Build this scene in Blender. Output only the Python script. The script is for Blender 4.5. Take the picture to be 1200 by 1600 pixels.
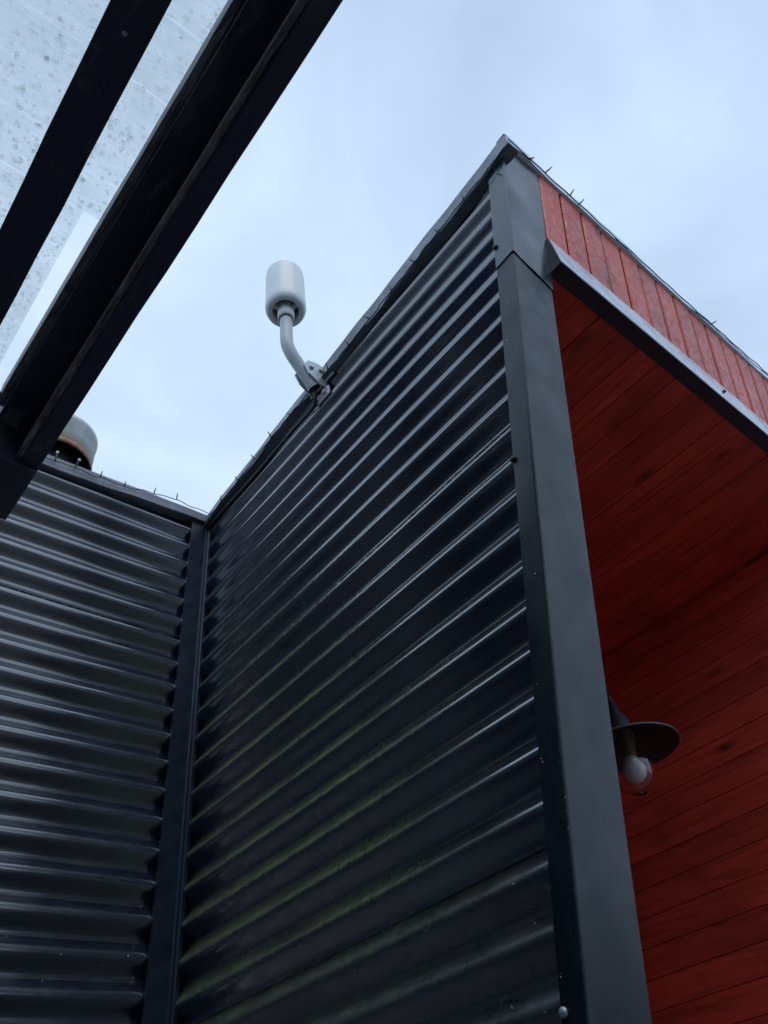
import bpy, bmesh, math, random
from mathutils import Vector, Matrix
random.seed(7)
S = bpy.context.scene
for o in list(bpy.data.objects): bpy.data.objects.remove(o)
C = S.collection
H = 1.65                      # eye height of the photographer above the ground; shapes below are written relative to the eye

# ------------------------------------------------------------------ camera
cam = bpy.data.cameras.new('camera'); co = bpy.data.objects.new('camera', cam); C.objects.link(co)
RW = [[0.77125108, 0.38582038, 0.50627504], [-0.62814384, 0.59000873, 0.50727214], [-0.10299076, -0.70924773, 0.69739556]]
m = Matrix(((RW[0][0], -RW[0][1], -RW[0][2], 0), (RW[1][0], -RW[1][1], -RW[1][2], 0), (RW[2][0], -RW[2][1], -RW[2][2], H), (0, 0, 0, 1)))
co.matrix_world = m
cam.sensor_fit = 'VERTICAL'; cam.sensor_height = 36; cam.sensor_width = 27; cam.lens = 1205.75/1600*36
cam.clip_start = 0.02; cam.clip_end = 500
S.camera = co

# ------------------------------------------------------------------ world, sun, exposure
SUN_EL, SUN_AZ = math.radians(58), math.radians(205)
W = bpy.data.worlds.new('World'); S.world = W; W.use_nodes = True
nt = W.node_tree; N = nt.nodes; L = nt.links; N.clear()
sky = N.new('ShaderNodeTexSky'); sky.sky_type = 'NISHITA'; sky.sun_disc = False
sky.sun_elevation = SUN_EL; sky.sun_rotation = SUN_AZ; sky.air_density = 1.2; sky.dust_density = 2.0
tc = N.new('ShaderNodeTexCoord')
mp = N.new('ShaderNodeMapping'); mp.inputs['Scale'].default_value = (1.0, 1.0, 2.0)
n1 = N.new('ShaderNodeTexNoise'); n1.inputs['Scale'].default_value = 2.6; n1.inputs['Detail'].default_value = 5; n1.inputs['Roughness'].default_value = .5; n1.inputs['Distortion'].default_value = .4
cr = N.new('ShaderNodeValToRGB')
cr.color_ramp.elements[0].position = .30; cr.color_ramp.elements[0].color = (.400, .525, .715, 1)
cr.color_ramp.elements[1].position = .70; cr.color_ramp.elements[1].color = (.610, .765, .985, 1)
bgc = N.new('ShaderNodeBackground'); bgc.inputs['Strength'].default_value = 1.02
bgs = N.new('ShaderNodeBackground'); bgs.inputs['Strength'].default_value = 0.05
mx = N.new('ShaderNodeMixShader'); mx.inputs['Fac'].default_value = .88      # the cloud deck covers nearly all of the clear sky
out = N.new('ShaderNodeOutputWorld')
L.new(tc.outputs['Generated'], mp.inputs['Vector']); L.new(mp.outputs['Vector'], n1.inputs['Vector'])
L.new(n1.outputs['Fac'], cr.inputs['Fac']); L.new(cr.outputs['Color'], bgc.inputs['Color']); L.new(sky.outputs['Color'], bgs.inputs['Color'])
L.new(bgs.outputs[0], mx.inputs[1]); L.new(bgc.outputs[0], mx.inputs[2]); L.new(mx.outputs[0], out.inputs['Surface'])

sl = bpy.data.lights.new('sun', 'SUN'); sl.energy = .5; sl.angle = math.radians(40); sl.color = (1, .97, .93)
so = bpy.data.objects.new('sun', sl); C.objects.link(so)
sd = Vector((math.sin(SUN_AZ)*math.cos(SUN_EL), math.cos(SUN_AZ)*math.cos(SUN_EL), math.sin(SUN_EL)))
so.rotation_euler = sd.to_track_quat('Z', 'Y').to_euler(); so.location = (0, 0, 20)

S.render.engine = 'CYCLES'
S.cycles.max_bounces = 10; S.cycles.transparent_max_bounces = 16; S.cycles.transmission_bounces = 8
S.view_settings.view_transform = 'Standard'; S.view_settings.look = 'None'; S.view_settings.exposure = .35; S.view_settings.gamma = 1
S.render.resolution_x = 768; S.render.resolution_y = 1024

# ------------------------------------------------------------------ helpers
class MB:
    def __init__(s): s.v = []; s.f = []
    def poly(s, pts):
        i = len(s.v); s.v += [tuple(p) for p in pts]; s.f.append(tuple(range(i, i+len(pts))))
    def hexa(s, p):                                    # 4 bottom (ccw) + 4 top
        i = len(s.v); s.v += [tuple(q) for q in p]
        for q in ((3, 2, 1, 0), (4, 5, 6, 7), (0, 1, 5, 4), (1, 2, 6, 5), (2, 3, 7, 6), (3, 0, 4, 7)): s.f.append(tuple(i+k for k in q))
        return s
    def box(s, a, b):
        x0, y0, z0 = a; x1, y1, z1 = b
        return s.hexa([(x0, y0, z0), (x1, y0, z0), (x1, y1, z0), (x0, y1, z0), (x0, y0, z1), (x1, y0, z1), (x1, y1, z1), (x0, y1, z1)])
    def loft(s, A, B):                                 # two closed outlines with the same count, capped
        n = len(A); i = len(s.v); s.v += [tuple(p) for p in A]+[tuple(p) for p in B]
        for k in range(n):
            j = (k+1) % n; s.f.append((i+k, i+j, i+n+j, i+n+k))
        s.f.append(tuple(i+k for k in reversed(range(n)))); s.f.append(tuple(i+n+k for k in range(n)))
        return s
    def tube(s, path, r, n=10, cap=True):
        path = [Vector(p) for p in path]; i0 = len(s.v); K = len(path)
        t = (path[1]-path[0]).normalized(); u = t.orthogonal().normalized()
        for k, p in enumerate(path):
            a = path[max(0, k-1)]; b = path[min(K-1, k+1)]; t = (b-a).normalized()
            u = (u-t*u.dot(t)).normalized(); w = t.cross(u)
            rr = r[k] if isinstance(r, (list, tuple)) else r
            for q in range(n):
                an = 2*math.pi*q/n; s.v.append(tuple(p+(u*math.cos(an)+w*math.sin(an))*rr))
        for k in range(K-1):
            for q in range(n):
                j = (q+1) % n; s.f.append((i0+k*n+q, i0+k*n+j, i0+(k+1)*n+j, i0+(k+1)*n+q))
        if cap:
            s.f.append(tuple(i0+q for q in reversed(range(n)))); s.f.append(tuple(i0+(K-1)*n+q for q in range(n)))
        return s
    def lathe(s, c, prof, n=32, closed=False):         # prof: (r, z) pairs round a vertical axis at c
        i0 = len(s.v); K = len(prof)
        for r, z in prof:
            for q in range(n):
                an = 2*math.pi*q/n; s.v.append((c[0]+r*math.cos(an), c[1]+r*math.sin(an), c[2]+z))
        rng = K if closed else K-1
        for k in range(rng):
            k2 = (k+1) % K
            for q in range(n):
                j = (q+1) % n; s.f.append((i0+k*n+q, i0+k*n+j, i0+k2*n+j, i0+k2*n+q))
        return s
    def grid(s, rows):                                 # list of rows of points
        i0 = len(s.v); n = len(rows[0])
        for r in rows: s.v += [tuple(p) for p in r]
        for a in range(len(rows)-1):
            for b in range(n-1): s.f.append((i0+a*n+b, i0+a*n+b+1, i0+(a+1)*n+b+1, i0+(a+1)*n+b))
        return s
    def mesh(s, name, mat, smooth=False, org=(0, 0, 0), fix=True):
        me = bpy.data.meshes.new(name); me.from_pydata([(x-org[0], y-org[1], z-org[2]) for x, y, z in s.v], [], s.f)
        if fix:
            bm = bmesh.new(); bm.from_mesh(me); bmesh.ops.recalc_face_normals(bm, faces=bm.faces); bm.to_mesh(me); bm.free()
        me.materials.append(mat); me.update()
        if smooth:
            for p in me.polygons: p.use_smooth = True
        return me
    def build(s, name, mat, parent=None, smooth=False, bevel=0, fix=True, org=None):
        # vertices are relative to the eye; the object's own origin is org (or its parent's base)
        root = parent
        base = Vector((0, 0, 0))
        while root is not None: base += root.location; root = root.parent
        if org is None: org = (base.x, base.y, base.z-H) if parent else (0, 0, -H)
        me = s.mesh(name, mat, smooth, org, fix)
        o = bpy.data.objects.new(name, me); C.objects.link(o); o.parent = parent
        o.location = Vector((org[0], org[1], org[2]+H))-base
        if bevel:
            b = o.modifiers.new('bevel', 'BEVEL'); b.width = bevel; b.segments = 2; b.limit_method = 'ANGLE'; b.angle_limit = math.radians(40)
        return o
def copy_at(src, parent, dloc):
    c = src.copy(); C.objects.link(c); c.parent = parent; c.location = src.location+Vector(dloc); return c
def thing(name, label, cat, loc, group=None):
    o = bpy.data.objects.new(name, None); C.objects.link(o); o.empty_display_size = .1
    o.location = (loc[0], loc[1], loc[2]+H); o['label'] = label; o['category'] = cat
    if group: o['group'] = group
    return o

# ------------------------------------------------------------------ materials
def mat(name):
    M = bpy.data.materials.new(name); M.use_nodes = True
    t = M.node_tree; p = t.nodes['Principled BSDF']; return M, t, p
def nod(t, kind, **kw):
    n = t.nodes.new(kind)
    for k, v in kw.items():
        if k in n.inputs: n.inputs[k].default_value = v
        else: setattr(n, k, v)
    return n
def noise(t, scale, detail=4, rough=.55, vec=(1, 1, 1), src='pos', dist=0):
    if src == 'pos': g = nod(t, 'ShaderNodeNewGeometry').outputs['Position']
    else: g = nod(t, 'ShaderNodeTexCoord').outputs['Object']
    mpn = nod(t, 'ShaderNodeMapping'); mpn.inputs['Scale'].default_value = vec; t.links.new(g, mpn.inputs['Vector'])
    n = nod(t, 'ShaderNodeTexNoise', Scale=scale, Detail=detail, Roughness=rough, Distortion=dist); t.links.new(mpn.outputs[0], n.inputs['Vector'])
    return n.outputs['Fac']
def ramp(t, src, stops):
    r = nod(t, 'ShaderNodeValToRGB'); e = r.color_ramp.elements
    while len(e) < len(stops): e.new(.5)
    for i, (p, c) in enumerate(stops):
        e[i].position = p; e[i].color = c if len(c) == 4 else (*c, 1)
    t.links.new(src, r.inputs[0]); return r.outputs['Color']
def rng(t, src, a, b, c, d):
    r = nod(t, 'ShaderNodeMapRange'); r.inputs[1].default_value = a; r.inputs[2].default_value = b; r.inputs[3].default_value = c; r.inputs[4].default_value = d
    t.links.new(src, r.inputs[0]); return r.outputs[0]
def math_(t, op, a, b):
    n = nod(t, 'ShaderNodeMath', operation=op)
    for i, q in enumerate((a, b)):
        if isinstance(q, (int, float)): n.inputs[i].default_value = q
        else: t.links.new(q, n.inputs[i])
    return n.outputs[0]
def mixc(t, fac, a, b, mode='MIX'):
    n = nod(t, 'ShaderNodeMix', data_type='RGBA', blend_type=mode)
    for i, q in ((0, fac), (6, a), (7, b)):
        if isinstance(q, (int, float)): n.inputs[i].default_value = q
        elif isinstance(q, tuple): n.inputs[i].default_value = (*q[:3], 1)
        else: t.links.new(q, n.inputs[i])
    return n.outputs[2]
def bump(t, p, src, strength, dist=.002, normal=None):
    b = nod(t, 'ShaderNodeBump', Strength=strength, Distance=dist); t.links.new(src, b.inputs['Height'])
    if normal is not None: t.links.new(normal, b.inputs['Normal'])
    t.links.new(b.outputs[0], p.inputs['Normal']); return b.outputs[0]

def painted_steel(name, col, rough=.3, algae=False, var=.35, drops=True, ior=1.5, coat=0, runs=False):
    M, t, p = mat(name)
    c = ramp(t, noise(t, 5, 6), [(.3, tuple(x*(1-var) for x in col)), (.7, tuple(x*(1+var) for x in col))])
    streak = noise(t, 1, 5, .6, (38, 38, 2.2))
    c = mixc(t, rng(t, streak, .55, .75, 0, .5), c, tuple(x*2.2+.004 for x in col))
    r = rng(t, noise(t, 14, 5), .3, .7, rough*.7, rough*1.4)
    if algae:
        g = nod(t, 'ShaderNodeNewGeometry'); sp = nod(t, 'ShaderNodeSeparateXYZ'); t.links.new(g.outputs['Position'], sp.inputs[0])
        up = nod(t, 'ShaderNodeSeparateXYZ'); t.links.new(g.outputs['Normal'], up.inputs[0])
        # green growth spread over the damp end of the wall near the inner corner, thickest on the ledges of the corrugation
        a = rng(t, sp.outputs['Y'], .55, 1.05, 0, 1); b = rng(t, sp.outputs['Z'], 3.25, 2.7, 0, 1); e = rng(t, sp.outputs['Z'], 1.85, 2.35, .40, 1)
        patch = rng(t, noise(t, 3.1, 4), .36, .58, .35, 1)
        fine = rng(t, noise(t, 1, 5, .7, (95, 95, 11)), .36, .60, .22, 1)
        k = math_(t, 'MULTIPLY', math_(t, 'MULTIPLY', a, b), math_(t, 'MULTIPLY', e, patch))
        k = math_(t, 'MULTIPLY', k, fine); k = math_(t, 'MULTIPLY', k, rng(t, up.outputs['Z'], -.30, .15, .03, 1))
        c = mixc(t, k, c, (.185, .225, .075)); 
        r = math_(t, 'ADD', r, math_(t, 'MULTIPLY', k, .22)); film = math_(t, 'MULTIPLY', math_(t, 'MULTIPLY', rng(t, sp.outputs['Y'], .9, 1.6, 0, 1), rng(t, sp.outputs['Z'], 3.2, 2.5, 0, 1)), .10)
        r = math_(t, 'ADD', r, film)
    t.links.new(c, p.inputs['Base Color']); t.links.new(r, p.inputs['Roughness'])
    p.inputs['IOR'].default_value = ior; p.inputs['Coat Weight'].default_value = coat; p.inputs['Coat Roughness'].default_value = .10
    h = noise(t, 1, 4, .6, (190, 190, 13))
    n1 = bump(t, p, h, .07, .0012)
    if not runs: return M
    run = math_(t, 'SUBTRACT', noise(t, 1, 3, .5, (34, 34, 7), dist=.6), .5)
    run = rng(t, math_(t, 'ABSOLUTE', run, 0), .004, .016, 1, 0)
    run = math_(t, 'MULTIPLY', run, rng(t, noise(t, 6, 3), .50, .60, 0, 1))
    n1 = bump(t, p, run, .55, .0016, n1)
    return M
def red_wood(name, col, wet=False, axis='y'):
    M, t, p = mat(name)
    sc = {'y': (26, 1.6, 26), 'z': (26, 26, 1.6)}[axis]
    inf = nod(t, 'ShaderNodeObjectInfo')
    ofs = nod(t, 'ShaderNodeVectorMath', operation='SCALE'); ofs.inputs[3].default_value = 37.0
    comb = nod(t, 'ShaderNodeCombineXYZ'); t.links.new(inf.outputs['Random'], comb.inputs[0]); t.links.new(inf.outputs['Random'], comb.inputs[1]); t.links.new(inf.outputs['Random'], comb.inputs[2])
    t.links.new(comb.outputs[0], ofs.inputs[0])
    add = nod(t, 'ShaderNodeVectorMath', operation='ADD'); g = nod(t, 'ShaderNodeNewGeometry')
    t.links.new(g.outputs['Position'], add.inputs[0]); t.links.new(ofs.outputs[0], add.inputs[1])
    mpn = nod(t, 'ShaderNodeMapping'); mpn.inputs['Scale'].default_value = sc; t.links.new(add.outputs[0], mpn.inputs['Vector'])
    gr = nod(t, 'ShaderNodeTexNoise', Scale=1.6, Detail=6, Roughness=.62, Distortion=.8); t.links.new(mpn.outputs[0], gr.inputs['Vector'])
    c = ramp(t, gr.outputs['Fac'], [(.28, tuple(x*.62 for x in col)), (.5, col), (.74, tuple(min(1, x*1.3) for x in col))])
    vv = rng(t, inf.outputs['Random'], 0, 1, .86, 1.12)
    hs = nod(t, 'ShaderNodeHueSaturation'); t.links.new(vv, hs.inputs['Value']); t.links.new(c, hs.inputs['Color']); c = hs.outputs[0]
    # knots: sparse dark ovals along the board
    mk = nod(t, 'ShaderNodeMapping'); mk.inputs['Scale'].default_value = {'y': (9, 3.2, 9), 'z': (9, 9, 3.2)}[axis]; t.links.new(add.outputs[0], mk.inputs['Vector'])
    vo = nod(t, 'ShaderNodeTexVoronoi', Scale=1.0); t.links.new(mk.outputs[0], vo.inputs['Vector'])
    kn = rng(t, vo.outputs['Distance'], .06, .17, 1, 0)
    c = mixc(t, math_(t, 'MULTIPLY', kn, .75), c, tuple(x*.16 for x in col))
    blot = rng(t, noise(t, 4.2, 5), .52, .70, 0, .5)
    c = mixc(t, blot, c, tuple(x*.35 for x in col))
    t.links.new(c, p.inputs['Base Color'])
    hgt = gr.outputs['Fac']
    if wet:
        wetm = noise(t, 55, 4, .7)
        t.links.new(rng(t, wetm, .35, .65, .22, .6), p.inputs['Roughness'])
        n1 = bump(t, p, hgt, .35, .003); bump(t, p, wetm, .5, .003, n1)
        p.inputs['Coat Weight'].default_value = .15; p.inputs['Coat Roughness'].default_value = .22
    else:
        t.links.new(rng(t, hgt, .3, .7, .42, .6), p.inputs['Roughness']); bump(t, p, hgt, .3, .003)
        p.inputs['Specular IOR Level'].default_value = .35
    return M
def plain(name, col, rough=.5, metal=0, var=.2, scale=20, bumpk=.1):
    M, t, p = mat(name)
    c = ramp(t, noise(t, scale, 5), [(.3, tuple(x*(1-var) for x in col)), (.7, tuple(min(1, x*(1+var)) for x in col))])
    t.links.new(c, p.inputs['Base Color']); p.inputs['Metallic'].default_value = metal
    t.links.new(rng(t, noise(t, scale*2, 4), .3, .7, max(.03, rough-.08), rough+.08), p.inputs['Roughness'])
    if bumpk: bump(t, p, noise(t, scale*4, 4), bumpk, .002)
    return M

STEEL = painted_steel('corrugated_steel', (.0105, .0185, .0430), .19, algae=True, ior=2.6, coat=.5)
STEELL = painted_steel('corrugated_steel_dull', (.0105, .0185, .0430), .30, algae=True, ior=2.5)
STEEL2 = painted_steel('corrugated_steel_back', (.0105, .0185, .0430), .19, ior=2.6, coat=.5)
FLASH = painted_steel('flashing_steel', (.0065, .0150, .0250), .30, var=.3, ior=1.47)
FLASH2 = painted_steel('flashing_steel_sky_lit', (.022, .036, .050), .20, var=.15, ior=1.7)  # same steel as the post below, sky reflection put into a lighter colour
TRIMM = painted_steel('corner_trim_steel', (.011, .020, .038), .34, var=.15)
CAPM = painted_steel('cap_steel', (.12, .135, .165), .40, var=.3)
CAPL = plain('bare_drip_edge_metal', (.66, .72, .80), .22, metal=.75, var=.12, scale=8, bumpk=.04)
UNDER = painted_steel('shaded_underside_steel', (.012, .018, .034), .45, var=.2)  # underside of the drip edge, its shade put into a darker colour
REDF = red_wood('red_fascia_boards', (.66, .066, .024), True, 'z')
REDS = red_wood('red_soffit_boards', (.70, .080, .050), False, 'y')
DARK = plain('black_backing', (.012, .013, .016), .7)
BEAM, t, p = mat('black_stained_timber')
gr = noise(t, 1.5, 6, .65, (40, 2.2, 40), dist=.6)
c = ramp(t, gr, [(.3, (.026, .033, .068)), (.72, (.055, .064, .110))])
wear = math_(t, 'MULTIPLY', rng(t, noise(t, 1, 5, .7, (16, 5, 16)), .54, .66, 0, 1), rng(t, noise(t, 2.2, 3), .42, .60, 0, 1))
c = mixc(t, math_(t, 'MULTIPLY', wear, .8), c, (.34, .33, .33))
t.links.new(c, p.inputs['Base Color']); t.links.new(rng(t, gr, .3, .7, .38, .6), p.inputs['Roughness']); bump(t, p, gr, .5, .004)
WORN, t, p = mat('weathered_beam_edge')
gr = noise(t, 1.5, 6, .7, (50, 6, 50), dist=.8)
t.links.new(ramp(t, gr, [(.35, (.07, .07, .075)), (.50, (.26, .25, .25)), (.68, (.68, .67, .66))]), p.inputs['Base Color']); p.inputs['Roughness'].default_value = .45; bump(t, p, gr, .8, .004)
WHITE = plain('antenna_plastic', (.80, .82, .82), .38, var=.06, bumpk=.03)
GREYP = plain('antenna_grey_paint', (.48, .52, .53), .42, var=.1, bumpk=.04)
GALV = plain('galvanised_bracket', (.50, .54, .57), .34, metal=.55, var=.14, scale=40)
BLACKP = plain('black_rubber', (.010, .010, .013), .45, bumpk=0)
BRASS = plain('brass_socket', (.20, .15, .09), .45, metal=.3, var=.2)
SHADE = plain('enamel_shade', (.007, .011, .022), .55, var=.2)
RIMM = plain('shade_rim', (.10, .12, .14), .35)
BULB, t, p = mat('frosted_bulb'); p.inputs['Base Color'].default_value = (.92, .90, .88, 1); p.inputs['Roughness'].default_value = .3; p.inputs['Subsurface Weight'].default_value = .3; p.inputs['Subsurface Radius'].default_value = (.02, .02, .02)
GLASS, t, p = mat('clear_lamp_glass'); p.inputs['Transmission Weight'].default_value = 1; p.inputs['Roughness'].default_value = .02; p.inputs['IOR'].default_value = 1.45; p.inputs['Base Color'].default_value = (.96, .95, .94, 1)
WATER, t, p = mat('rain_water'); p.inputs['Transmission Weight'].default_value = 1; p.inputs['Roughness'].default_value = 0; p.inputs['IOR'].default_value = 1.33; p.inputs['Base Color'].default_value = (1, 1, 1, 1)
DROP, t, p = mat('raindrop_water'); p.inputs['Transmission Weight'].default_value = 1; p.inputs['Roughness'].default_value = 0; p.inputs['IOR'].default_value = 1.33
tr = nod(t, 'ShaderNodeBsdfTransparent'); ms = nod(t, 'ShaderNodeMixShader', Fac=.8); t.links.new(tr.outputs[0], ms.inputs[1]); t.links.new(p.outputs[0], ms.inputs[2]); t.links.new(ms.outputs[0], t.nodes['Material Output'].inputs['Surface'])
FLUE, t, p = mat('stained_flue_metal')
g = nod(t, 'ShaderNodeTexCoord'); sp = nod(t, 'ShaderNodeSeparateXYZ'); t.links.new(g.outputs['Object'], sp.inputs[0])
base = ramp(t, noise(t, 9, 6), [(.35, (.42, .44, .43)), (.65, (.62, .64, .63))])
lowr = math_(t, 'MULTIPLY', rng(t, sp.outputs['Z'], .085, .015, 0, 1), rng(t, noise(t, 18, 5), .3, .6, .4, 1))
c = mixc(t, lowr, base, (.40, .22, .10)); soot = rng(t, noise(t, 1, 4, .6, (9, 9, 2)), .58, .72, 0, .75); c = mixc(t, soot, c, (.10, .11, .09))
t.links.new(c, p.inputs['Base Color']); p.inputs['Roughness'].default_value = .45; p.inputs['Metallic'].default_value = .25
RUST = plain('rusty_rim', (.30, .14, .09), .6, var=.4, scale=40)
# wet clear roofing sheet: mostly see-through, a thin film of dirt and water on it
PANE, t, p = mat('clear_roofing_sheet')
film = noise(t, 7, 6, .6); fine = noise(t, 1, 4, .6, (70, 22, 70))
p.inputs['Base Color'].default_value = (.80, .84, .84, 1); p.inputs['Roughness'].default_value = .12; p.inputs['Transmission Weight'].default_value = .55; p.inputs['IOR'].default_value = 1.2
n1 = bump(t, p, film, .5, .02); bump(t, p, fine, .5, .004, n1)
tl = nod(t, 'ShaderNodeBsdfTranslucent'); tl.inputs[0].default_value = (.93, .95, .94, 1); m2 = nod(t, 'ShaderNodeMixShader', Fac=.5); t.links.new(p.outputs[0], m2.inputs[1]); t.links.new(tl.outputs[0], m2.inputs[2])
tr = nod(t, 'ShaderNodeBsdfTransparent')
st = noise(t, 1, 5, .65, (9, 60, 9), dist=1.2); gn = noise(t, 150, 3, .6)
tint = ramp(t, st, [(.35, (.88, .92, .915)), (.6, (.985, .985, .98))]); tint2 = ramp(t, gn, [(.36, (.90, .93, .93)), (.48, (1, 1, 1)), (.68, (.97, .985, .985))])
t.links.new(mixc(t, .75, tint, tint2, 'MULTIPLY'), tr.inputs[0])
ms = nod(t, 'ShaderNodeMixShader'); t.links.new(rng(t, film, .3, .7, .22, .46), ms.inputs[0])
t.links.new(tr.outputs[0], ms.inputs[1]); t.links.new(m2.outputs[0], ms.inputs[2]); t.links.new(ms.outputs[0], t.nodes['Material Output'].inputs['Surface'])
GROUND = plain('wet_paving', (.10, .10, .10), .5, var=.25, scale=3, bumpk=.2)

# ------------------------------------------------------------------ the setting
g = MB(); g.poly([(-120, -120, -H), (120, -120, -H), (120, 120, -H), (-120, 120, -H)])
o = g.build('ground', GROUND); o['kind'] = 'structure'

# ------------------------------------------------------------------ the corrugated building
XA, YD = .8804, 1.72                 # outer planes of the long wall and of the return wall
PA, PD = .076, .07416                # corrugation pitch
SD = .0334                           # the sheets of the return wall rise slightly towards the corner
XR = 2.385                           # red boarded side wall of the porch
ZS = 1.612                           # soffit
def yl(z): return .314+(1.985-z)*.2120      # left edge of the leaning corner post
def yf(z): return .2600+(1.977-z)*.2206     # raked front
def ztopA(y): return 2.022-.1040*(y-.25)   # sloping top of the long wall
def ztopD(x): return 1.845+.062*(x-.40)
bld = thing('porch_building', 'black corrugated metal building with red boarded porch and grey corner post', 'building', (1.2, 1.4, -H))

def wob(a, b): return .0007*math.sin(3.1*a+1.3*math.sin(2*b))+.00022*math.sin(7.7*a+4.1*b)
AMP = .0118
PHA, PHD = 0.0, 0.0
def sheet_A(z0, z1, off, ph=PHA):
    m = MB(); ny = 56; nz = int((z1-z0)/PA*18)
    rows = []
    for i in range(nz+1):
        z = z0+(z1-z0)*i/nz; r = []
        for j in range(ny+1):
            u = j/ny; y0 = yl(z)-.015; y = y0+(1.725-y0)*u
            zz = min(z, ztopA(y)-.02)
            a = 2*math.pi*((zz-1.804)/PA+ph)
            r.append((XA+.009-AMP*math.cos(a)-off+wob(y*2, zz*3), y, zz))
        rows.append(r)
    return m.grid(rows)
def sheet_D(q0, q1, off, ph=PHD):
    m = MB(); nx = 84; nz = int((q1-q0)/PD*18); rows = []
    for i in range(nz+1):
        q = q0+(q1-q0)*i/nz; r = []
        for j in range(nx+1):
            x = -2.4+(XA-.005+2.4)*j/nx
            z = q+SD*x; zt = ztopD(x)-.02
            qq = q
            if z > zt: z = zt; qq = z-SD*x
            a = 2*math.pi*((qq-1.761)/PD+ph)
            r.append((x, YD+.009-AMP*math.cos(a)-off+wob(x*2+3, z*3), z))
        rows.append(r)
    return m.grid(rows)
# long wall: backing with three lapped sheets
w = MB(); w.hexa([(XA+.022, yl(-H)+.02, -H), (.985, yl(-H)+.02, -H), (.985, 2.3, -H), (XA+.022, 2.3, -H),
                  (XA+.022, yl(1.96)+.02, 1.955), (.985, yl(1.96)+.02, 1.955), (.985, 2.3, 1.80), (XA+.022, 2.3, 1.80)])
wallA = w.build('long_wall', DARK, bld)
sheet_A(1.138, 2.05, .0060).build('corrugated_sheet', STEEL, wallA, True, fix=False)
sheet_A(.395, 1.168, .0025).build('corrugated_sheet', STEEL, wallA, True, fix=False)
sheet_A(-H, .425, 0).build('corrugated_sheet', STEELL, wallA, True, fix=False)
w = MB(); w.hexa([(-2.4, YD+.022, -H), (XA+.02, YD+.022, -H), (XA+.02, YD+.12, -H), (-2.4, YD+.12, -H),
                  (-2.4, YD+.022, ztopD(-2.4)-.03), (XA+.02, YD+.022, ztopD(XA)-.03), (XA+.02, YD+.12, ztopD(XA)-.03), (-2.4, YD+.12, ztopD(-2.4)-.03)])
wallD = w.build('return_wall', DARK, bld)
sheet_D(1.332, 1.95, .0048).build('corrugated_sheet', STEEL2, wallD, True, fix=False)
sheet_D(.55, 1.360, .0020).build('corrugated_sheet', STEEL2, wallD, True, fix=False)
sheet_D(-H-.1, .58, 0).build('corrugated_sheet', STEEL2, wallD, True, fix=False)
# roofs closing both wings
r = MB(); r.hexa([(XA+.03, .30, 1.98), (XR+.3, .30, 1.98), (XR+.3, 2.4, 1.76), (XA+.03, 2.4, 1.76), (XA+.03, .30, 2.01), (XR+.3, .30, 2.01), (XR+.3, 2.4, 1.79), (XA+.03, 2.4, 1.79)])
r.hexa([(-1.3, YD+.03, ztopD(-1.3)-.06), (XA+.02, YD+.03, ztopD(XA)-.06), (XA+.02, 3.2, 1.80), (-1.3, 3.2, 1.70), (-1.3, YD+.03, ztopD(-1.3)-.035), (XA+.02, YD+.03, ztopD(XA)-.035), (XA+.02, 3.2, 1.825), (-1.3, 3.2, 1.725)])
r.build('roof', DARK, bld)

# leaning corner post: folded flashing in two lengths, the upper lapped over the lower
def post(z0, z1, off, notch=0):
    m = MB(); K = 60; rows = []
    for i in range(K+1):
        z = z0+(z1-z0)*i/K
        xl = XA-.0145-off
        d = lambda k: .0016*math.sin(9*z+k)+.0009*math.sin(23*z+2*k)
        y0, y1 = yl(z), yf(z)-off
        zz = z
        def dent(u, v): return 0
        row = [(XA+.012, y0+.001, z), (xl+.001, y0, z), (xl+d(1)*.5, y0*.5+y1*.5, z), (xl, y1+.004, z), (xl+.0012, y1+.0012, z), (xl+.004, y1, z)]
        for q in range(1, 7):
            u = q/6.0; x = xl+.004+(.992-xl-.004+off)*u
            dz = -.030*u*notch if i == 0 else 0
            dd = .0
            if notch: dd = .0042*math.exp(-((z-1.70)/.05)**2-((u-.62)/.3)**2)-.003*math.exp(-((z-1.80)/.06)**2-((u-.35)/.3)**2)+d(q)*.4
            row.append((x, yf(z+dz)-off+dd+d(u*3)*.5*math.sin(math.pi*u), z+dz))
        row.append((.993+off, yf(z)+.020, z+(-.030*notch if i == 0 else 0)))
        rows.append(row)
    return m.grid(rows)
pl = post(-H, 1.62, 0).build('corner_post', FLASH, bld, True, fix=False)
for o in (pl,):
    e = o.modifiers.new('edge', 'EDGE_SPLIT'); e.split_angle = math.radians(14)
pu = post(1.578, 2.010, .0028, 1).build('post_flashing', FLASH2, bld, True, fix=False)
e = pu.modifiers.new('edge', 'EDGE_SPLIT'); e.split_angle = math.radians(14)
for y, z, up in ((.381, 1.647, .0028), (.514, 1.035, 0), (.687, .197, 0)):
    s = MB(); c0 = Vector((XA-.0150-up, y, z))
    s.tube([c0, c0+Vector((-.0025, 0, 0)), c0+Vector((-.005, 0, 0))], [.0065, .0065, .0042], 10); s.build('screw', GALV if z < .5 else BLACKP, pl if z < 1.5 else pu, True)

# inner corner trim: one folded strip
def trim(z0, z1):
    P = [(.813, YD-.004), (.8135, YD-.0125), (.864, YD-.0125), (.8665, YD-.016), (.8690, YD-.024), (XA-.0085, YD-.027), (XA+.001, YD-.026)]
    m = MB(); m.grid([[(x, y, z) for x, y in P] for z in [z0+(z1-z0)*k/8 for k in range(9)]]); return m
tr_ = trim(-H, 1.868).build('inner_corner_trim', TRIMM, bld, False, fix=False)

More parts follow.
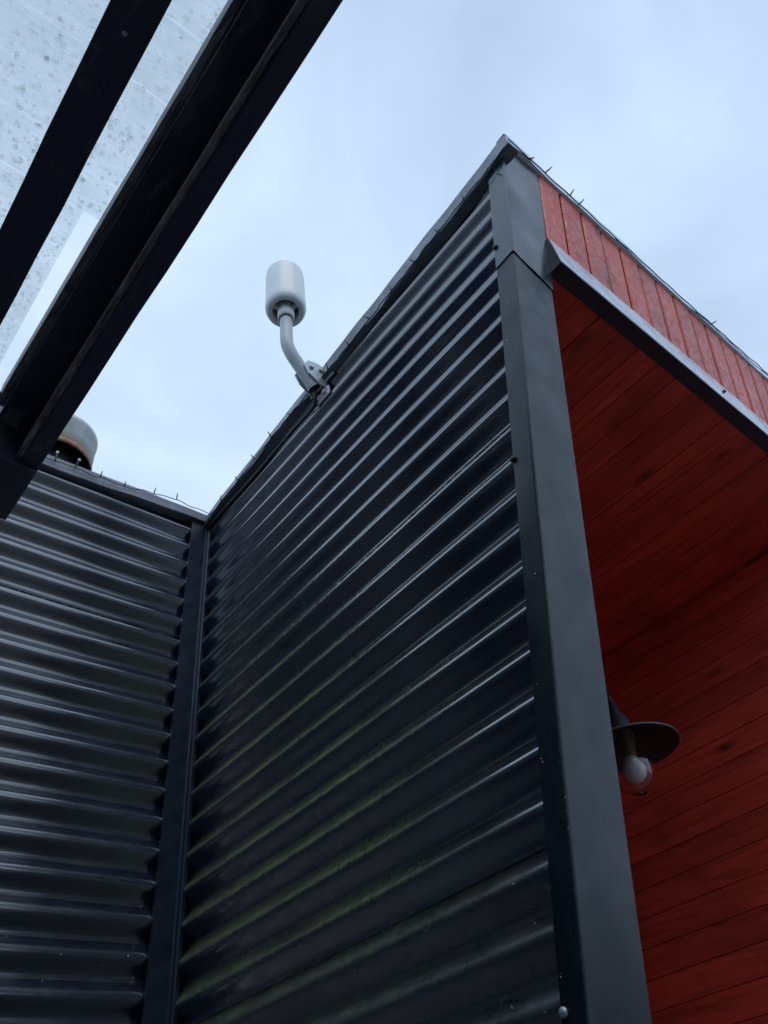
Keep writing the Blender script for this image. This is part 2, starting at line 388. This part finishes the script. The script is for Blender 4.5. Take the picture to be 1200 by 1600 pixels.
# sloping caps along the roof edges
def cap_A():
    m = MB(); rows = []
    for j in range(61):
        y = .236+(1.735-.236)*j/60; zt = ztopA(y); w_ = .0016*math.sin(19*y)+.0011*math.sin(41*y+1)
        xo = XA-.020+w_*.6
        hgt = .076-.026*max(0, min(1, (y-.9)/.35))
        rows.append([(XA+.10, y, zt+.004), (xo+.004, y, zt), (xo, y, zt-.003), (xo-.008+w_, y, zt-hgt+w_), (xo-.005, y, zt-hgt-.003+w_), (XA+.006, y, zt-hgt-.002+w_)])
    return m.grid(rows)
cap_A().build('roof_cap', CAPM, bld, False, fix=False)
def cap_D():
    m = MB(); rows = []
    for j in range(91):
        x = -2.4+(XA-.006+2.4)*j/90; zt = ztopD(x); w_ = .0018*math.sin(17*x)+.0012*math.sin(37*x+1)
        yo = YD-.018+w_*.5; hgt = .058-.016*max(0, (x-.4)/.45)
        rows.append([(x, YD+.10, zt+.004), (x, yo+.004, zt), (x, yo, zt-.003), (x, yo-.010+w_, zt-hgt+w_), (x, yo-.007, zt-hgt-.003+w_), (x, YD+.006, zt-hgt-.002+w_)])
    return m.grid(rows)
cap_D().build('roof_cap', CAPM, bld, False, fix=False)
def cap_F():
    m = MB(); rows = []
    for j in range(41):
        x = XA-.020+(XR+.25-XA)*j/40; w_ = .0012*math.sin(13*x)+.0008*math.sin(31*x)
        z = 2.030; yo = yf(z)-.012+w_
        rows.append([(x, yo+.030, z-.004), (x, yo+.004, z), (x, yo, z-.003), (x, yo+.006, z-.022+w_), (x, yo+.022, z-.023+w_)])
    return m.grid(rows)
cap_F().build('front_cap', CAPL, bld, False, fix=False)

# raked fascia of upright red boards
BW = .0806
bk = MB(); bk.hexa([(.985, yf(1.72)+.012, 1.72), (XR+.3, yf(1.72)+.012, 1.72), (XR+.3, yf(1.72)+.04, 1.72), (.985, yf(1.72)+.04, 1.72),
                    (.985, yf(2.01)+.012, 2.01), (XR+.3, yf(2.01)+.012, 2.01), (XR+.3, yf(2.01)+.04, 2.01), (.985, yf(2.01)+.04, 2.01)])
fas = bk.build('fascia', DARK, bld)
BWF = .0864
def fboard(x0):
    m = MB(); prof = [(.0040, .012), (.0040, -.0055), (.0085, -.0095), (BWF-.0085, -.0095), (BWF-.0040, -.0055), (BWF-.0040, .012)]
    A = [(x0+u, yf(1.728)+v+.006, 1.728) for u, v in prof]; B = [(x0+u, yf(2.014)+v+.006, 2.014) for u, v in prof]
    return m.loft(A, B)
fx0 = .9985
fb = fboard(fx0).build('board', REDF, fas, org=(fx0, yf(1.73), 1.73))
for k in range(1, 20): copy_at(fb, fas, (BWF*k, random.uniform(-.0012, .0012), 0))
# metal drip edge under the fascia
d = MB(); xa, xb = .996, XR+.3
prof = [(.319, 1.742), (.3075, 1.736), (.306, 1.732), (.306, 1.619), (.309, 1.619), (.312, 1.70)]
d.loft([(.9985, y, z) for y, z in prof], [(xb, y, z) for y, z in prof]); d.build('drip_edge', CAPL, bld)
d = MB(); prof = [(.3055, 1.6185), (.3065, 1.6105), (.346, 1.6105), (.346, 1.622), (.330, 1.66), (.313, 1.69), (.3095, 1.6185)]
d.loft([(.9985, y, z) for y, z in prof], [(xb, y, z) for y, z in prof]); d.hexa([(.9955, .3065, 1.6110), (.9980, .3065, 1.6110), (.9980, .345, 1.6110), (.9955, .345, 1.6110), (.9955, .3075, 1.733), (.9980, .3075, 1.733), (.9980, .322, 1.733), (.9955, .322, 1.733)]); d.build('soffit_trim', UNDER, bld)
n_ = MB(); n_.tube([(1.731, .3065, 1.68), (1.731, .300, 1.68)], .005, 8); n_.build('screw', BLACKP, bld)

# soffit and side wall of red boards
sf = MB(); sf.box((.985, .36, ZS+.014), (XR+.1, 2.3, ZS+.03)); soff = sf.build('soffit', DARK, bld)
def vboard(L0, L1, axis):
    # a board of width BW with eased edges; profile (across, depth)
    prof = [(.0005, .013), (.0005, .003), (.0017, 0), (BW-.0017, 0), (BW-.0005, .003), (BW-.0005, .013)]
    m = MB()
    if axis == 's': m.loft([(u, L0, v) for u, v in prof], [(u, L1, v) for u, v in prof])
    else: m.loft([(v, L0, u) for u, v in prof], [(v, L1, u) for u, v in prof])
    return m
sx0 = 1.026-BW
m_ = vboard(0, 1.95, 's'); m_.v = [(x+sx0, y+.3465, z+ZS) for x, y, z in m_.v]
sb = m_.build('board', REDS, soff, org=(sx0, .3465, ZS))
for k in range(1, 18): copy_at(sb, soff, (BW*k, 0, random.uniform(0, .0022)))
sw = MB(); sw.box((XR+.014, .36, -H), (XR+.10, 2.3, ZS+.05)); side = sw.build('porch_side_wall', DARK, bld)
zz0 = .790-BW*29
m_ = vboard(0, 1.9, 'w'); m_.v = [(x+XR, y+.372, z+zz0) for x, y, z in m_.v]
wb = m_.build('board', REDS, side, org=(XR, .372, zz0))
for k in range(1, 40): copy_at(wb, side, (random.uniform(0, .002), 0, BW*k))
fl_ = MB(); fl_.box((.985, .55, -H), (XR+.014, 2.2, -H+.12)); fl_.build('porch_floor', plain('pale_bounce_deck', (.46, .42, .37), .5, var=.2, scale=6), bld)  # unseen floor, added pale to bounce light up onto the soffit
bw = MB(); bw.box((.985, 2.2, -H), (XR+.014, 2.3, ZS+.02)); bw.build('porch_back_wall', REDS, bld)

# ------------------------------------------------------------------ antenna on the roof edge
ax, ay = .748, 1.054
ant = thing('cylinder_antenna', 'white cylindrical antenna on bent grey pole clamped to roof edge', 'antenna', (.86, ay, 1.80))
z0 = 2.172
R_ = .0635
m_ = MB(); m_.lathe((ax, ay, z0), [(.0002, .252), (.02, .2515), (.040, .247), (.054, .236), (.0615, .219), (R_, .196), (R_, .040)], 40); m_.build('radome', WHITE, ant, True, fix=False)
m_ = MB(); m_.lathe((ax, ay, z0), [(R_+.0008, .040), (R_+.0012, .015), (.0605, .002), (.052, -.006), (.044, -.004), (.041, .004), (.041, .06)], 40); m_.build('base_ring', WHITE, ant, True, fix=False)
m_ = MB(); m_.lathe((ax, ay, z0), [(.041, .055), (.0005, .055)], 32); bp = m_.build('base_plate', BLACKP, ant, True)
for an in (0, 2.09, 4.19):
    q = MB(); c0 = Vector((ax, ay, z0)); dv = Vector((math.cos(an+.9), math.sin(an+.9), 0)); pv = Vector((-dv.y, dv.x, 0))*.006
    q.hexa([tuple(c0+dv*.016-pv+Vector((0, 0, -.008))), tuple(c0+dv*.046-pv+Vector((0, 0, -.002))), tuple(c0+dv*.046+pv+Vector((0, 0, -.002))), tuple(c0+dv*.016+pv+Vector((0, 0, -.008))),
            tuple(c0+dv*.016-pv+Vector((0, 0, .05))), tuple(c0+dv*.046-pv+Vector((0, 0, .05))), tuple(c0+dv*.046+pv+Vector((0, 0, .05))), tuple(c0+dv*.016+pv+Vector((0, 0, .05)))])
    q.build('spoke', GREYP, bp, bevel=.001)
m_ = MB(); m_.lathe((ax, ay, z0), [(.0195, -.045), (.0255, -.042), (.0265, -.012), (.0265, .04), (.019, .05)], 28); m_.build('collar', WHITE, ant, True, fix=False)
m_ = MB(); m_.lathe((ax, ay, z0), [(.0205, -.052), (.0228, -.050), (.0228, -.046), (.0205, -.044)], 28); m_.build('gasket', BLACKP, ant, True, fix=False)
path = [(.838, ay, 1.850), (.815, ay, 1.880), (.790, ay, 1.910)]
for k in range(9):
    a = k/8*math.radians(38); path.append((ax+.16*(1-math.cos(a))-.000, ay, 2.035-.16*math.sin(a)+.0)) if False else None
# bend between the slanted arm and the upright
P0, P1, P2 = Vector((.772, ay, 1.938)), Vector((.747, ay, 1.974)), Vector((ax, ay, 2.016))
path = [(.842, ay, 1.842), (.812, ay, 1.884)]+[tuple(P0*(1-t)**2+P1*2*t*(1-t)+P2*t*t) for t in [k/8 for k in range(9)]]+[(ax, ay, 2.07), (ax, ay, z0-.03)]
m_ = MB(); m_.tube(path, .0195, 20, cap=False); m_.build('pole', GREYP, ant, True)
m_ = MB(); m_.tube([(.8415, ay, 1.8427), (.838, ay, 1.8476)], .0175, 16); m_.build('pole_end', BLACKP, ant, True)
# clamp: two cheek plates across the pole, back plate on the wall, bolts
for s_ in (-1, 1):
    yy = ay+s_*.024
    q = MB(); pts = [(.872, 1.835), (.872, 1.925), (.842, 1.935), (.806, 1.925), (.790, 1.895), (.806, 1.862), (.845, 1.835)]
    q.loft([(x, yy-.002, z) for x, z in pts], [(x, yy+.002, z) for x, z in pts]); ck = q.build('clamp_plate', GALV, ant, bevel=.001)
    for bx_, bz in ((.815, 1.895), (.848, 1.905)):
        q = MB(); q.tube([(bx_, yy+s_*.002, bz), (bx_, yy+s_*.009, bz)], .008, 6); q.build('bolt', GALV, ck, bevel=.001)
for dz, dy in ((.035, .055), (-.030, .030)):
    q = MB(); q.box((XA-.018, ay-.065+.055-dy, 1.845+dz-.018), (XA-.012, ay+dy-.005, 1.845+dz+.018)); bpz = q.build('back_plate', GALV, ant, bevel=.0015)
    for yy in (-dy+.008, dy-.016):
        q = MB(); q.tube([(XA-.018, ay+yy, 1.845+dz), (XA-.027, ay+yy, 1.845+dz)], .0085, 6); q.build('bolt', GALV, bpz, bevel=.001)
# cable hanging from the pole end and running along under the cap to the corner
cp = [(.840, ay, 1.845), (.846, ay+.004, 1.818), (.858, ay+.02, 1.800)]
for k in range(1, 15):
    u = k/14; y = ay+.02+(1.70-ay-.02)*u
    cp.append((XA-.014, y, 1.80+(ztopA(y)-.058-.012-1.80)*min(1, .15+u*.95)-.012*math.sin(math.pi*u)+.003*math.sin(9*u)))
m_ = MB(); m_.tube(cp, .0055, 8); m_.build('cable', BLACKP, ant, True)

# ------------------------------------------------------------------ flue cowl behind the return wall
fc = (.476, 2.34, 2.47)
fl = thing('flue_cowl', 'round pale metal flue cowl with rusty rim behind the left roof edge', 'chimney', (fc[0], fc[1], 1.78))
m_ = MB(); m_.lathe(fc, [(.148, .018), (.151, .020), (.151, .150), (.154, .153), (.154, .172), (.149, .176), (.02, .20), (.0005, .202)], 48); m_.build('cowl', FLUE, fl, True, fix=False, org=fc)
m_ = MB(); m_.lathe(fc, [(.1475, .024), (.1535, .022), (.1535, 0), (.1475, -.002)], 48, True); m_.build('rim', RUST, fl, True, fix=False)
m_ = MB(); m_.lathe(fc, [(.147, .0), (.147, .165), (.09, .168)], 40); m_.build('lining', BLACKP, fl, True, fix=False)
m_ = MB(); m_.lathe((fc[0], fc[1], 1.78), [(.098, 0), (.098, .86)], 32); m_.build('pipe', BLACKP, fl, True, fix=False)

# ------------------------------------------------------------------ strings of small lights on the roof edges
def light_string(label, pts, bulbs, loc):
    t = thing('light_string', label, 'string lights', loc, 'strings of small lights along the roof edges')
    m = MB(); m.tube(pts, .0015, 6); m.build('wire', BLACKP, t, True)
    for (p, dv, tip) in bulbs:
        p = Vector(p); dv = Vector(dv)
        q = MB(); q.tube([p, p+dv*.6, p+dv], [.0019, .0019, .0013], 6); b = q.build('bulb_holder', BLACKP, t, True)
        if tip:
            q = MB(); c0 = p+dv; q.lathe(tuple(c0), [(.0003, -.004), (.0032, -.003), (.0045, .001), (.003, .005), (.0003, .0062)], 8); q.build('bulb', WHITE, b, True)
rnd = random.Random(3)
pts = []; bl = []
for j in range(90):
    y = .24+(1.70-.24)*j/89
    pts.append((XA-.031-.001*math.sin(j*1.7), y, ztopA(y)-.080+.026*max(0, min(1, (y-.9)/.35))+.002*math.sin(j*.9)*math.sin(j*.23)+.002*rnd.uniform(-1, 1)))
for j in range(4, 88, 6):
    p = pts[j]; bl.append((p, (rnd.uniform(-.012, -.002), rnd.uniform(-.012, .012), rnd.choice((-.020, .02, .022))), False))
light_string('thin dark string of lights under the cap of the long corrugated wall', pts, bl, (XA, 1.0, 1.9))
pts = []; bl = []
for j in range(80):
    x = XA-.01+(XR+.1-XA)*j/79; z = 2.010+.0012*math.sin(j*.55)+.0010*rnd.uniform(-1, 1)+(.016 if x > 1.6 else 0)*min(1, (x-1.6)/.5)
    pts.append((x, yf(z)-.0145-.0008*math.sin(j*1.3), z))
for j in (4, 7, 12, 14, 46):
    p = pts[j]; bl.append((p, (rnd.uniform(.005, .022), rnd.uniform(-.02, -.006), rnd.uniform(.016, .026) if j < 22 else .012), False))
light_string('thin dark string of lights along the top of the red fascia boards', pts, bl, (1.4, .25, 2.03))
pts = []; bl = []
for j in range(60):
    x = -.3+(XA-.02+.3)*j/59
    lift = .012*math.sin(max(0, (x-.6)/.27)*math.pi) if x > .6 else 0
    pts.append((x, YD-.030-.002*math.sin(j*1.9), ztopD(x)-.030+.0025*math.sin(j*1.1)+lift*.5+.022*max(0, min(1, (x-.55)/.15))))
for i, j in enumerate((33, 36, 40, 44, 49, 53)):
    p = pts[j]; bl.append((p, (rnd.uniform(-.004, .008), -.004, .034 if i < 2 else rnd.uniform(.016, .028)), i < 2))
light_string('thin dark string of lights along the left roof edge below the flue', pts, bl, (.3, YD, 1.85))

# ------------------------------------------------------------------ pendant lamp in the porch
lx, ly, lz = 1.705, .965, .877
lamp = thing('pendant_lamp', 'dark enamel pendant lamp with clear glass globe and white bulb under red soffit', 'lamp', (lx, ly, ZS))
m_ = MB(); m_.lathe((lx, ly, ZS), [(.0005, -.028), (.03, -.026), (.045, -.012), (.047, 0)], 24); m_.build('ceiling_rose', SHADE, lamp, True, fix=False)
m_ = MB(); m_.tube([(lx, ly, ZS-.02), (lx, ly, lz+.155)], .0045, 8); m_.build('stem', SHADE, lamp, True)
m_ = MB(); m_.tube([(lx+.012*math.cos(a), ly+.003, lz+.150+.016*math.sin(a)) for a in [2*math.pi*k/14 for k in range(15)]], .0028, 6); m_.build('hook', RIMM, lamp, True)
m_ = MB(); m_.lathe((lx, ly, lz), [(.0005, .138), (.012, .136), (.014, .105), (.026, .085), (.034, .055), (.036, .045)], 28); m_.build('neck', SHADE, lamp, True, fix=False)
m_ = MB(); m_.lathe((lx, ly, lz), [(.034, .052), (.060, .040), (.098, .020), (.132, .002), (.1335, -.001), (.130, -.001), (.097, .016), (.058, .035), (.034, .046)], 56); sh = m_.build('shade', SHADE, lamp, True, fix=False)
m_ = MB(); m_.lathe((lx, ly, lz), [(.1315, .003), (.135, .002), (.1355, -.001), (.1325, -.003)], 56, True); m_.build('rim', RIMM, sh, True, fix=False)
m_ = MB(); m_.lathe((lx, ly, lz), [(.030, .045), (.030, .012), (.022, .008), (.020, -.022), (.014, -.024)], 24); m_.build('socket', BRASS, lamp, True, fix=False)
m_ = MB(); m_.lathe((lx, ly, lz), [(.014, -.018), (.018, -.028), (.0275, -.045), (.0295, -.058), (.0262, -.072), (.016, -.083), (.0004, -.0868)], 28); m_.build('bulb', BULB, lamp, True, fix=False)
gp = [(.036, .020), (.043, -.002), (.0475, -.035), (.0485, -.062), (.045, -.085), (.034, -.104), (.017, -.114), (.0004, -.1165)]
m_ = MB(); m_.lathe((lx, ly, lz), gp+[(max(.0002, r-.0018), z+.0016) for r, z in reversed(gp)], 40); m_.build('glass_globe', GLASS, lamp, True)

# ------------------------------------------------------------------ pergola overhead
ZB, ZU, ZP = 1.35, 1.462, 1.575       # underside of the batten, underside of the rafters, roofing sheet
per = thing('pergola', 'black stained timber pergola with wet clear roofing sheets overhead', 'pergola', (0.1, .3, -H))
def beam(name, x0, x1, y0, y1, z0, z1, sx=0, m=BEAM, bev=.003, segs=40, par=per):
    q = MB(); rows = []
    rr = random.Random(int(abs(x0)*1000)+int(z0*100))
    # rough-sawn edges: the outline wavers slightly along the length
    prev = None
    for k in range(segs+1):
        y = y0+(y1-y0)*k/segs; j = lambda a: rr.uniform(-a, a)
        s_ = sx*(y-.35)
        ring = [(x0+s_+j(.0008), y, z0+j(.0006)), (x1+j(.0010), y, z0+j(.0006)), (x1+j(.0008), y, z1), (x0+s_+j(.0008), y, z1)]
        i = len(q.v); q.v += ring
        if prev is not None:
            for a in range(4):
                b = (a+1) % 4; q.f.append((prev+a, prev+b, i+b, i+a))
        else: q.f.append((i+3, i+2, i+1, i))
        prev = i
    q.f.append((prev, prev+1, prev+2, prev+3))
    return q.build(name, m, par, bevel=bev)
YB = 1.50
batten = beam('batten', .1505*ZB, .1785*ZB, -3.0, YB, ZB, ZB+.10, -.002)
rafter_main = beam('rafter', .0955*ZU, .170*ZU, -3.0, 1.40, ZU, ZU+.105, -.012)
edge = beam('worn_edge_strip', .0850*ZU, .0955*ZU-.001, -3.0, 1.30, ZU+.028, ZU+.10, -.013, WORN)
lip = beam('lip', .1505*ZB-.013, .1505*ZB-.001, -3.0, 1.40, ZB+.012, ZB+.028, -.002, WORN, .001)
thin = beam('rafter', -.0195*1.44, .0325*1.44, -3.0, 1.42, 1.44, 1.565)
for k in range(1, 5):
    beam('rafter', -.0195*1.44-.40*k, .0325*1.44-.40*k, -3.0, 1.42, 1.44, 1.565)
q = MB(); q.tube([(.0098, .433, 1.4405), (.0098, .433, 1.4375)], .0045, 8); q.build('screw', GALV, thin, org=None)
def xbeam(name, x0, x1, y0, y1, z0, z1):
    q = MB(); q.box((x0, y0, z0), (x1, y1, z1)); return q.build(name, BEAM, per, bevel=.003)
xbeam('cross_beam', -2.2, .108, 1.215, 1.335, 1.385, 1.438)
xbeam('wall_plate', -2.2, .236, 1.305, 1.45, ZB-.012, ZB+.11)
xbeam('cross_beam', -2.2, .236, -3.0, -2.88, ZB-.012, ZB+.11)
for px, py in ((-2.1, 1.38), (-2.1, -2.94), (.17, -2.94)):
    q = MB(); q.box((px-.05, py-.05, -H), (px+.05, py+.05, ZB-.014)); q.build('post', BEAM, per, bevel=.004)
# unseen board screens, added to darken what the steel walls reflect
for k in range(20):
    q = MB(); q.box((-2.19, -2.9+.228*k, -H+.02), (-2.165, -2.9+.228*k+.222, ZB-.02)); q.build('added_blocker_board', BEAM, per)
for k in range(10):
    q = MB(); q.box((-2.1+.23*k, -2.99, -H+.02), (-2.1+.23*k+.224, -2.965, ZB-.02)); q.build('added_blocker_board', BEAM, per)
# roofing sheets
def pane(x0, x1, y0, y1, dz):
    q = MB(); nx, ny = 14, 24; a = []; 
    rr = random.Random(int(y0*100)+900)
    top = []; 
    for i in range(nx+1):
        row = []
        for j in range(ny+1):
            x = x0+(x1-x0)*i/nx; y = y0+(y1-y0)*j/ny
            row.append((x, y+(rr.uniform(-.002, .002) if j in (0, ny) else 0), ZP+dz+.0015*math.sin(14*x+3*y)))
        top.append(row)
    q.grid(top); q.grid([[(x, y, z-.003) for x, y, z in r] for r in top])
    return q.build('roofing_sheet', PANE, per, True)
pane(-2.2, .158, -3.0, -1.203, .001); pane(-2.2, .158, -1.2, -.203, 0); pane(-2.2, .157, -.2, .405, .001); pane(-2.2, .156, .407, .532, 0); pane(-2.2, .152, .534, .808, .001)
pane(-2.2, .086, .810, 1.46, 0)
# raindrops lying on the sheets
q = MB(); rr = random.Random(11)
def drop(q, c, r, h, el, an, nseg=8):
    i0 = len(q.v); ca, sa = math.cos(an), math.sin(an)
    rings = [(1.0, 0), (.93, .45), (.70, .78), (.38, .95)]
    for rr_, hh in rings:
        for s_ in range(nseg):
            t_ = 2*math.pi*s_/nseg; x = r*rr_*math.cos(t_)*el; y = r*rr_*math.sin(t_)
            q.v.append((c[0]+x*ca-y*sa, c[1]+x*sa+y*ca, c[2]+h*hh))
    q.v.append((c[0], c[1], c[2]+h)); T = len(q.v)-1
    for k in range(3):
        for s_ in range(nseg):
            j = (s_+1) % nseg; q.f.append((i0+k*nseg+s_, i0+k*nseg+j, i0+(k+1)*nseg+j, i0+(k+1)*nseg+s_))
    for s_ in range(nseg): q.f.append((i0+3*nseg+s_, i0+3*nseg+(s_+1) % nseg, T))
    q.f.append(tuple(i0+s_ for s_ in reversed(range(nseg))))
for k in range(5600):
    x = rr.uniform(-.24, .155); y = rr.uniform(.05, 1.46)
    if y > .80 and x > .082: continue
    r = .0007+.0036*rr.random()**3
    drop(q, (x, y, ZP+.0075), r, r*.52, rr.uniform(.9, 1.5), rr.uniform(0, 3.1))
o = q.build('raindrops', DROP, per, True, fix=False); o['kind'] = 'stuff'

# ------------------------------------------------------------------ water beads hanging on the sheet laps and the post
q = MB(); rr = random.Random(5)
def bead(q, c, r, n=(-1, 0, 0)):
    i0 = len(q.v)
    prof = [(-1, .02), (-.6, .8), (0, 1), (.6, .8), (1, .02)]
    n_ = Vector(n); u = n_.orthogonal().normalized(); w = n_.cross(u)
    for h, rad in prof:
        for s_ in range(7):
            a = 2*math.pi*s_/7; p = Vector(c)+n_*r*.6*h+(u*math.cos(a)+w*math.sin(a))*r*rad; q.v.append(tuple(p))
    for k in range(4):
        for s_ in range(7):
            j = (s_+1) % 7; q.f.append((i0+k*7+s_, i0+k*7+j, i0+(k+1)*7+j, i0+(k+1)*7+s_))
    q.f.append(tuple(i0+s_ for s_ in reversed(range(7)))); q.f.append(tuple(i0+28+s_ for s_ in range(7)))
for k in range(150):
    y = rr.uniform(.53, 1.45); bead(q, (XA+.0085-AMP*math.cos(2*math.pi*(1.1375-1.804)/PA)-.006+wob(y*2, 3.4), y, 1.1365+rr.uniform(-.003, .001)), rr.uniform(.0016, .0044))
for k in range(60):
    y = rr.uniform(.70, 1.4); bead(q, (XA+.0095-AMP*math.cos(2*math.pi*(.394-1.804)/PA)-.002, y, .3935+rr.uniform(-.003, .001)), rr.uniform(.0012, .0028))
for k in range(420):
    z = rr.uniform(.1, 1.98); y = rr.uniform(yl(z)+.02, 1.68)
    if z > ztopA(y)-.08: continue
    bead(q, (XA+.007-AMP*math.cos(2*math.pi*(z-1.804)/PA)+wob(y*2, z*3), y, z), rr.uniform(.0008, .0021))
o = q.build('water_beads', WATER, wallA, True, fix=False); o['kind'] = 'stuff'
q = MB()
for k in range(130):
    x = rr.uniform(.1, .80); qq = 1.331; z = qq+SD*x; bead(q, (x, YD+.0065-AMP*math.cos(2*math.pi*(qq-1.761)/PD)+wob(x*2+3, z*3), z+rr.uniform(-.003, .001)), rr.uniform(.0016, .0042), (0, -1, 0))
for k in range(160):
    x = rr.uniform(.1, .80); z = rr.uniform(.3, 1.8); bead(q, (x, YD+.007-AMP*math.cos(2*math.pi*(z-SD*x-1.761)/PD)+wob(x*2+3, z*3), z), rr.uniform(.0008, .002), (0, -1, 0))
o = q.build('water_beads', WATER, wallD, True, fix=False); o['kind'] = 'stuff'
q = MB()
for k in range(36):
    z = rr.uniform(.2, 1.5)**1.0; u = rr.random(); y = yl(z)*(1-u)+yf(z)*u; bead(q, (XA-.0148, y, z), rr.uniform(.0010, .0024))
o = q.build('water_beads', WATER, pl, True, fix=False); o['kind'] = 'stuff'
